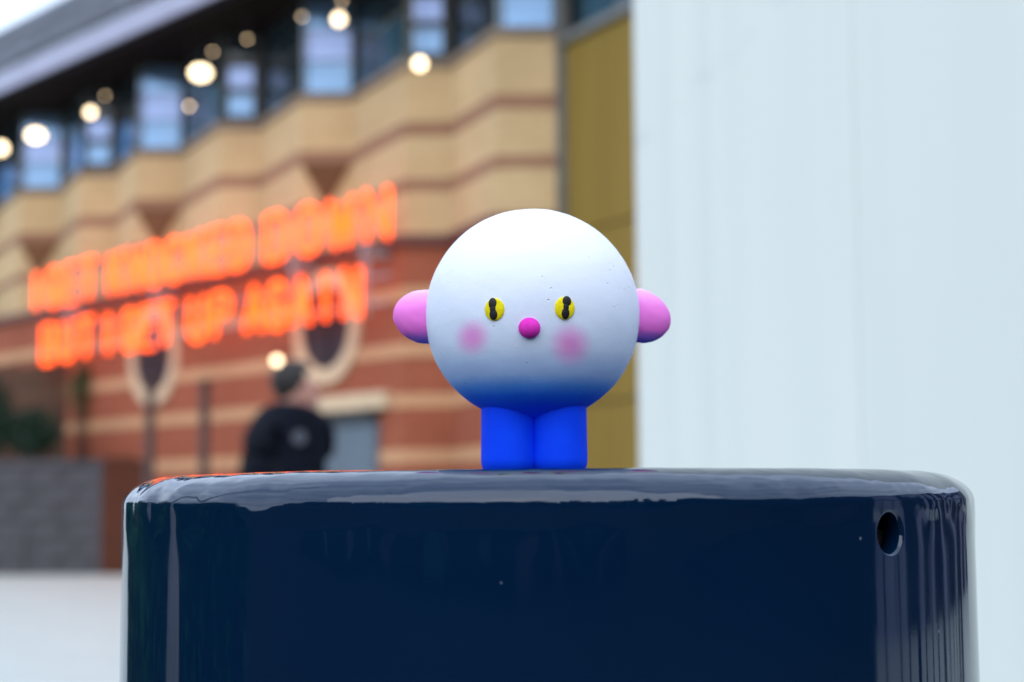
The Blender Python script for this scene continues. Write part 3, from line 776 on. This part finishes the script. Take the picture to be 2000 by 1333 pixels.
def foam(name, build):
    kk = N(name, .75, .12); vv = kk.coord(); s_ = kk.n('ShaderNodeSeparateXYZ', {0: kk.n('ShaderNodeTexCoord').outputs['Object']})
    f_ = kk.math('MULTIPLY', kk.math('SUBTRACT', kk.noise(vv, 2600, 2, .7), .5), .003)
    kk.set('Base Color', build(kk, s_, f_)); kk.bump(kk.noise(vv, 800, 4, .6), .22, .0003); return kk.m
EARM = foam('pink_foam', lambda kk, s_, f_: kk.ramp(kk.mapr(kk.math('ADD', s_.outputs[2], f_), -.011, .011, 0, 1, False),
        [(0, (.05, .10, .80)), (.10, (.30, .17, .80)), (.24, (.88, .18, .70)), (.62, (.92, .24, .72)), (.88, (.93, .42, .82)), (1, (.92, .78, .92))]))
LEGM = foam('blue_foam', lambda kk, s_, f_: kk.mix(kk.mapr(kk.noise(kk.coord(), 120, 3), .3, .7, 0, .6), (.0008, .055, .88), (.001, .07, .95)))
for s in (-1, 1):
    bm = bmesh.new(); ball(bm, (0, 0, 0), (1, 1, 1), 48, 32)
    for q in bm.verts:
        d = q.co.normalized(); e = 2.08
        m_ = (abs(d.x)**e+abs(d.y)**e+abs(d.z)**e)**(-1/e); p_ = d*m_
        q.co = Vector((p_.x*63*U*(1.02 if s < 0 else .99), p_.y*.0080, p_.z*53*U*(1-.10*max(0, s*p_.x)**2)))
        q.co.z += (-.0005 if s > 0 else .0002)*max(0, s*p_.x)*3
        q.co += d*.00025*noise.noise(d*4+Vector((s, 0, 0)))
    obj('ear', bm, EARM, toy, HC + Vector((s*209*U, .002, (0 if s < 0 else -0.1)*U)), True)
for s, x0, x1 in ((-1, 940, 1054), (1, 1032, 1147)):
    cx = ((x0+x1)/2-1042)*U; hwid = (x1-x0)/2*U; dep = .0150; top_ = 210*U
    bm = bmesh.new(); seg = 64; pr = []
    for i in range(9):
        a_ = math.pi/2*i/8; pr.append((1-.24*(1-math.sin(a_)), .0050*(1-math.cos(a_))))
    pr = [(0, 0), (.5, 0)] + pr + [(1.0-.015*math.sin(math.pi*f), .0050+(top_-.0050)*f) for f in (.1, .2, .3, .4, .5, .6, .7, .8, .9, 1)] + [(0, top_)]
    rings = []
    for f, z in pr:
        if f == 0: rings.append([bm.verts.new((0, 0, z))]); continue
        ring = []
        for q in range(seg):
            a_ = 2*math.pi*q/seg; e = 2.08
            m_ = (abs(math.cos(a_))**e+abs(math.sin(a_))**e)**(-1/e)
            x_ = hwid*f*m_*math.cos(a_); y_ = dep*f*m_*math.sin(a_)
            if z < .004: x_ = math.copysign(max(0, abs(x_)), x_)
            ring.append(bm.verts.new((x_, y_, z)))
        rings.append(ring)
    for A, B in zip(rings, rings[1:]):
        for q in range(seg):
            q2 = (q+1) % seg
            if len(A) == 1: bm.faces.new((A[0], B[q], B[q2]))
            elif len(B) == 1: bm.faces.new((A[q], A[q2], B[0]))
            else: bm.faces.new((A[q], A[q2], B[q2], B[q]))
    obj('leg', bm, LEGM, toy, (cx, 0, 0), True)
def surf(px, py, lift=0.0):
    """point and normal where a sight line meets the head"""
    o = Vector((0, 0, CAMZ)); d = ray(px, py).normalized(); c = Vector((tx, TD, TZ)) + HC
    b = (o-c).dot(d); tq = -b - math.sqrt(max(0, b*b - (o-c).length_squared + HRAD**2)); p = o+d*tq
    n = (p-c).normalized(); return p - Vector((tx, TD, TZ)) + n*lift, n
def button(name, px, py, rx, rz, bulge, mat, parent=toy, lift=0.0, base=None):
    p, n = surf(px, py, lift)
    x = Vector((0, 0, 1)).cross(n).normalized(); z = n.cross(x)
    bm = bmesh.new(); ball(bm, (0, 0, 0), (rx*U*.94, rz*U*.94, bulge), 40, 24)
    Mx = Matrix((x, z, n)).transposed()
    bmesh.ops.transform(bm, matrix=Mx.to_4x4(), verts=bm.verts[:])
    o = obj(name, bm, mat, toy if parent is toy else parent, None, True)
    o.location = p if parent is toy else p - parent.location
    return o
YEL = foam('yellow_paint', lambda kk, s_, f_: kk.mix(kk.mapr(kk.noise(kk.coord(), 700, 3), .3, .7, 0, 1), (.80, .62, .004), (.90, .78, .01)))
BLK = plain('black_paint', (.004, .005, .008), .5, .3, 300)
MAG = foam('magenta_foam', lambda kk, s_, f_: kk.mix(kk.mapr(kk.noise(kk.coord(), 300, 3), .3, .7, 0, 1), (.74, .03, .46), (.82, .05, .54)))
for (px, py, prt) in ((966, 605, [(964, 594, 8.6, 11.5), (965.5, 614, 8.4, 11.5), (964.6, 604, 6.8, 11)]), (1103, 602.5, [(1105.5, 589.5, 9, 10.5), (1103, 612, 8.2, 12), (1103.8, 601, 6.4, 11)])):
    e = button('eye', px, py, 20.5, 22.5, .0011, YEL)
    # the slit pupil: two dabs of black run together, laid on the eye's dome
    bm = bmesh.new()
    for (qx, qy, rx, rz) in prt:
        p, n = surf(qx, qy, .00088); x = Vector((0, 0, 1)).cross(n).normalized(); z = n.cross(x)
        r_ = bmesh.ops.create_uvsphere(bm, u_segments=28, v_segments=16, radius=1)['verts']
        bmesh.ops.transform(bm, matrix=Matrix.Translation(p-e.location) @ Matrix((x*rx*U*.94, z*rz*U*.94, n*.00042)).transposed().to_4x4(), verts=r_)
    obj('pupil', bm, BLK, e, None, True)
button('nose', 1034, 641, 21.5, 20.5, .0030, MAG)
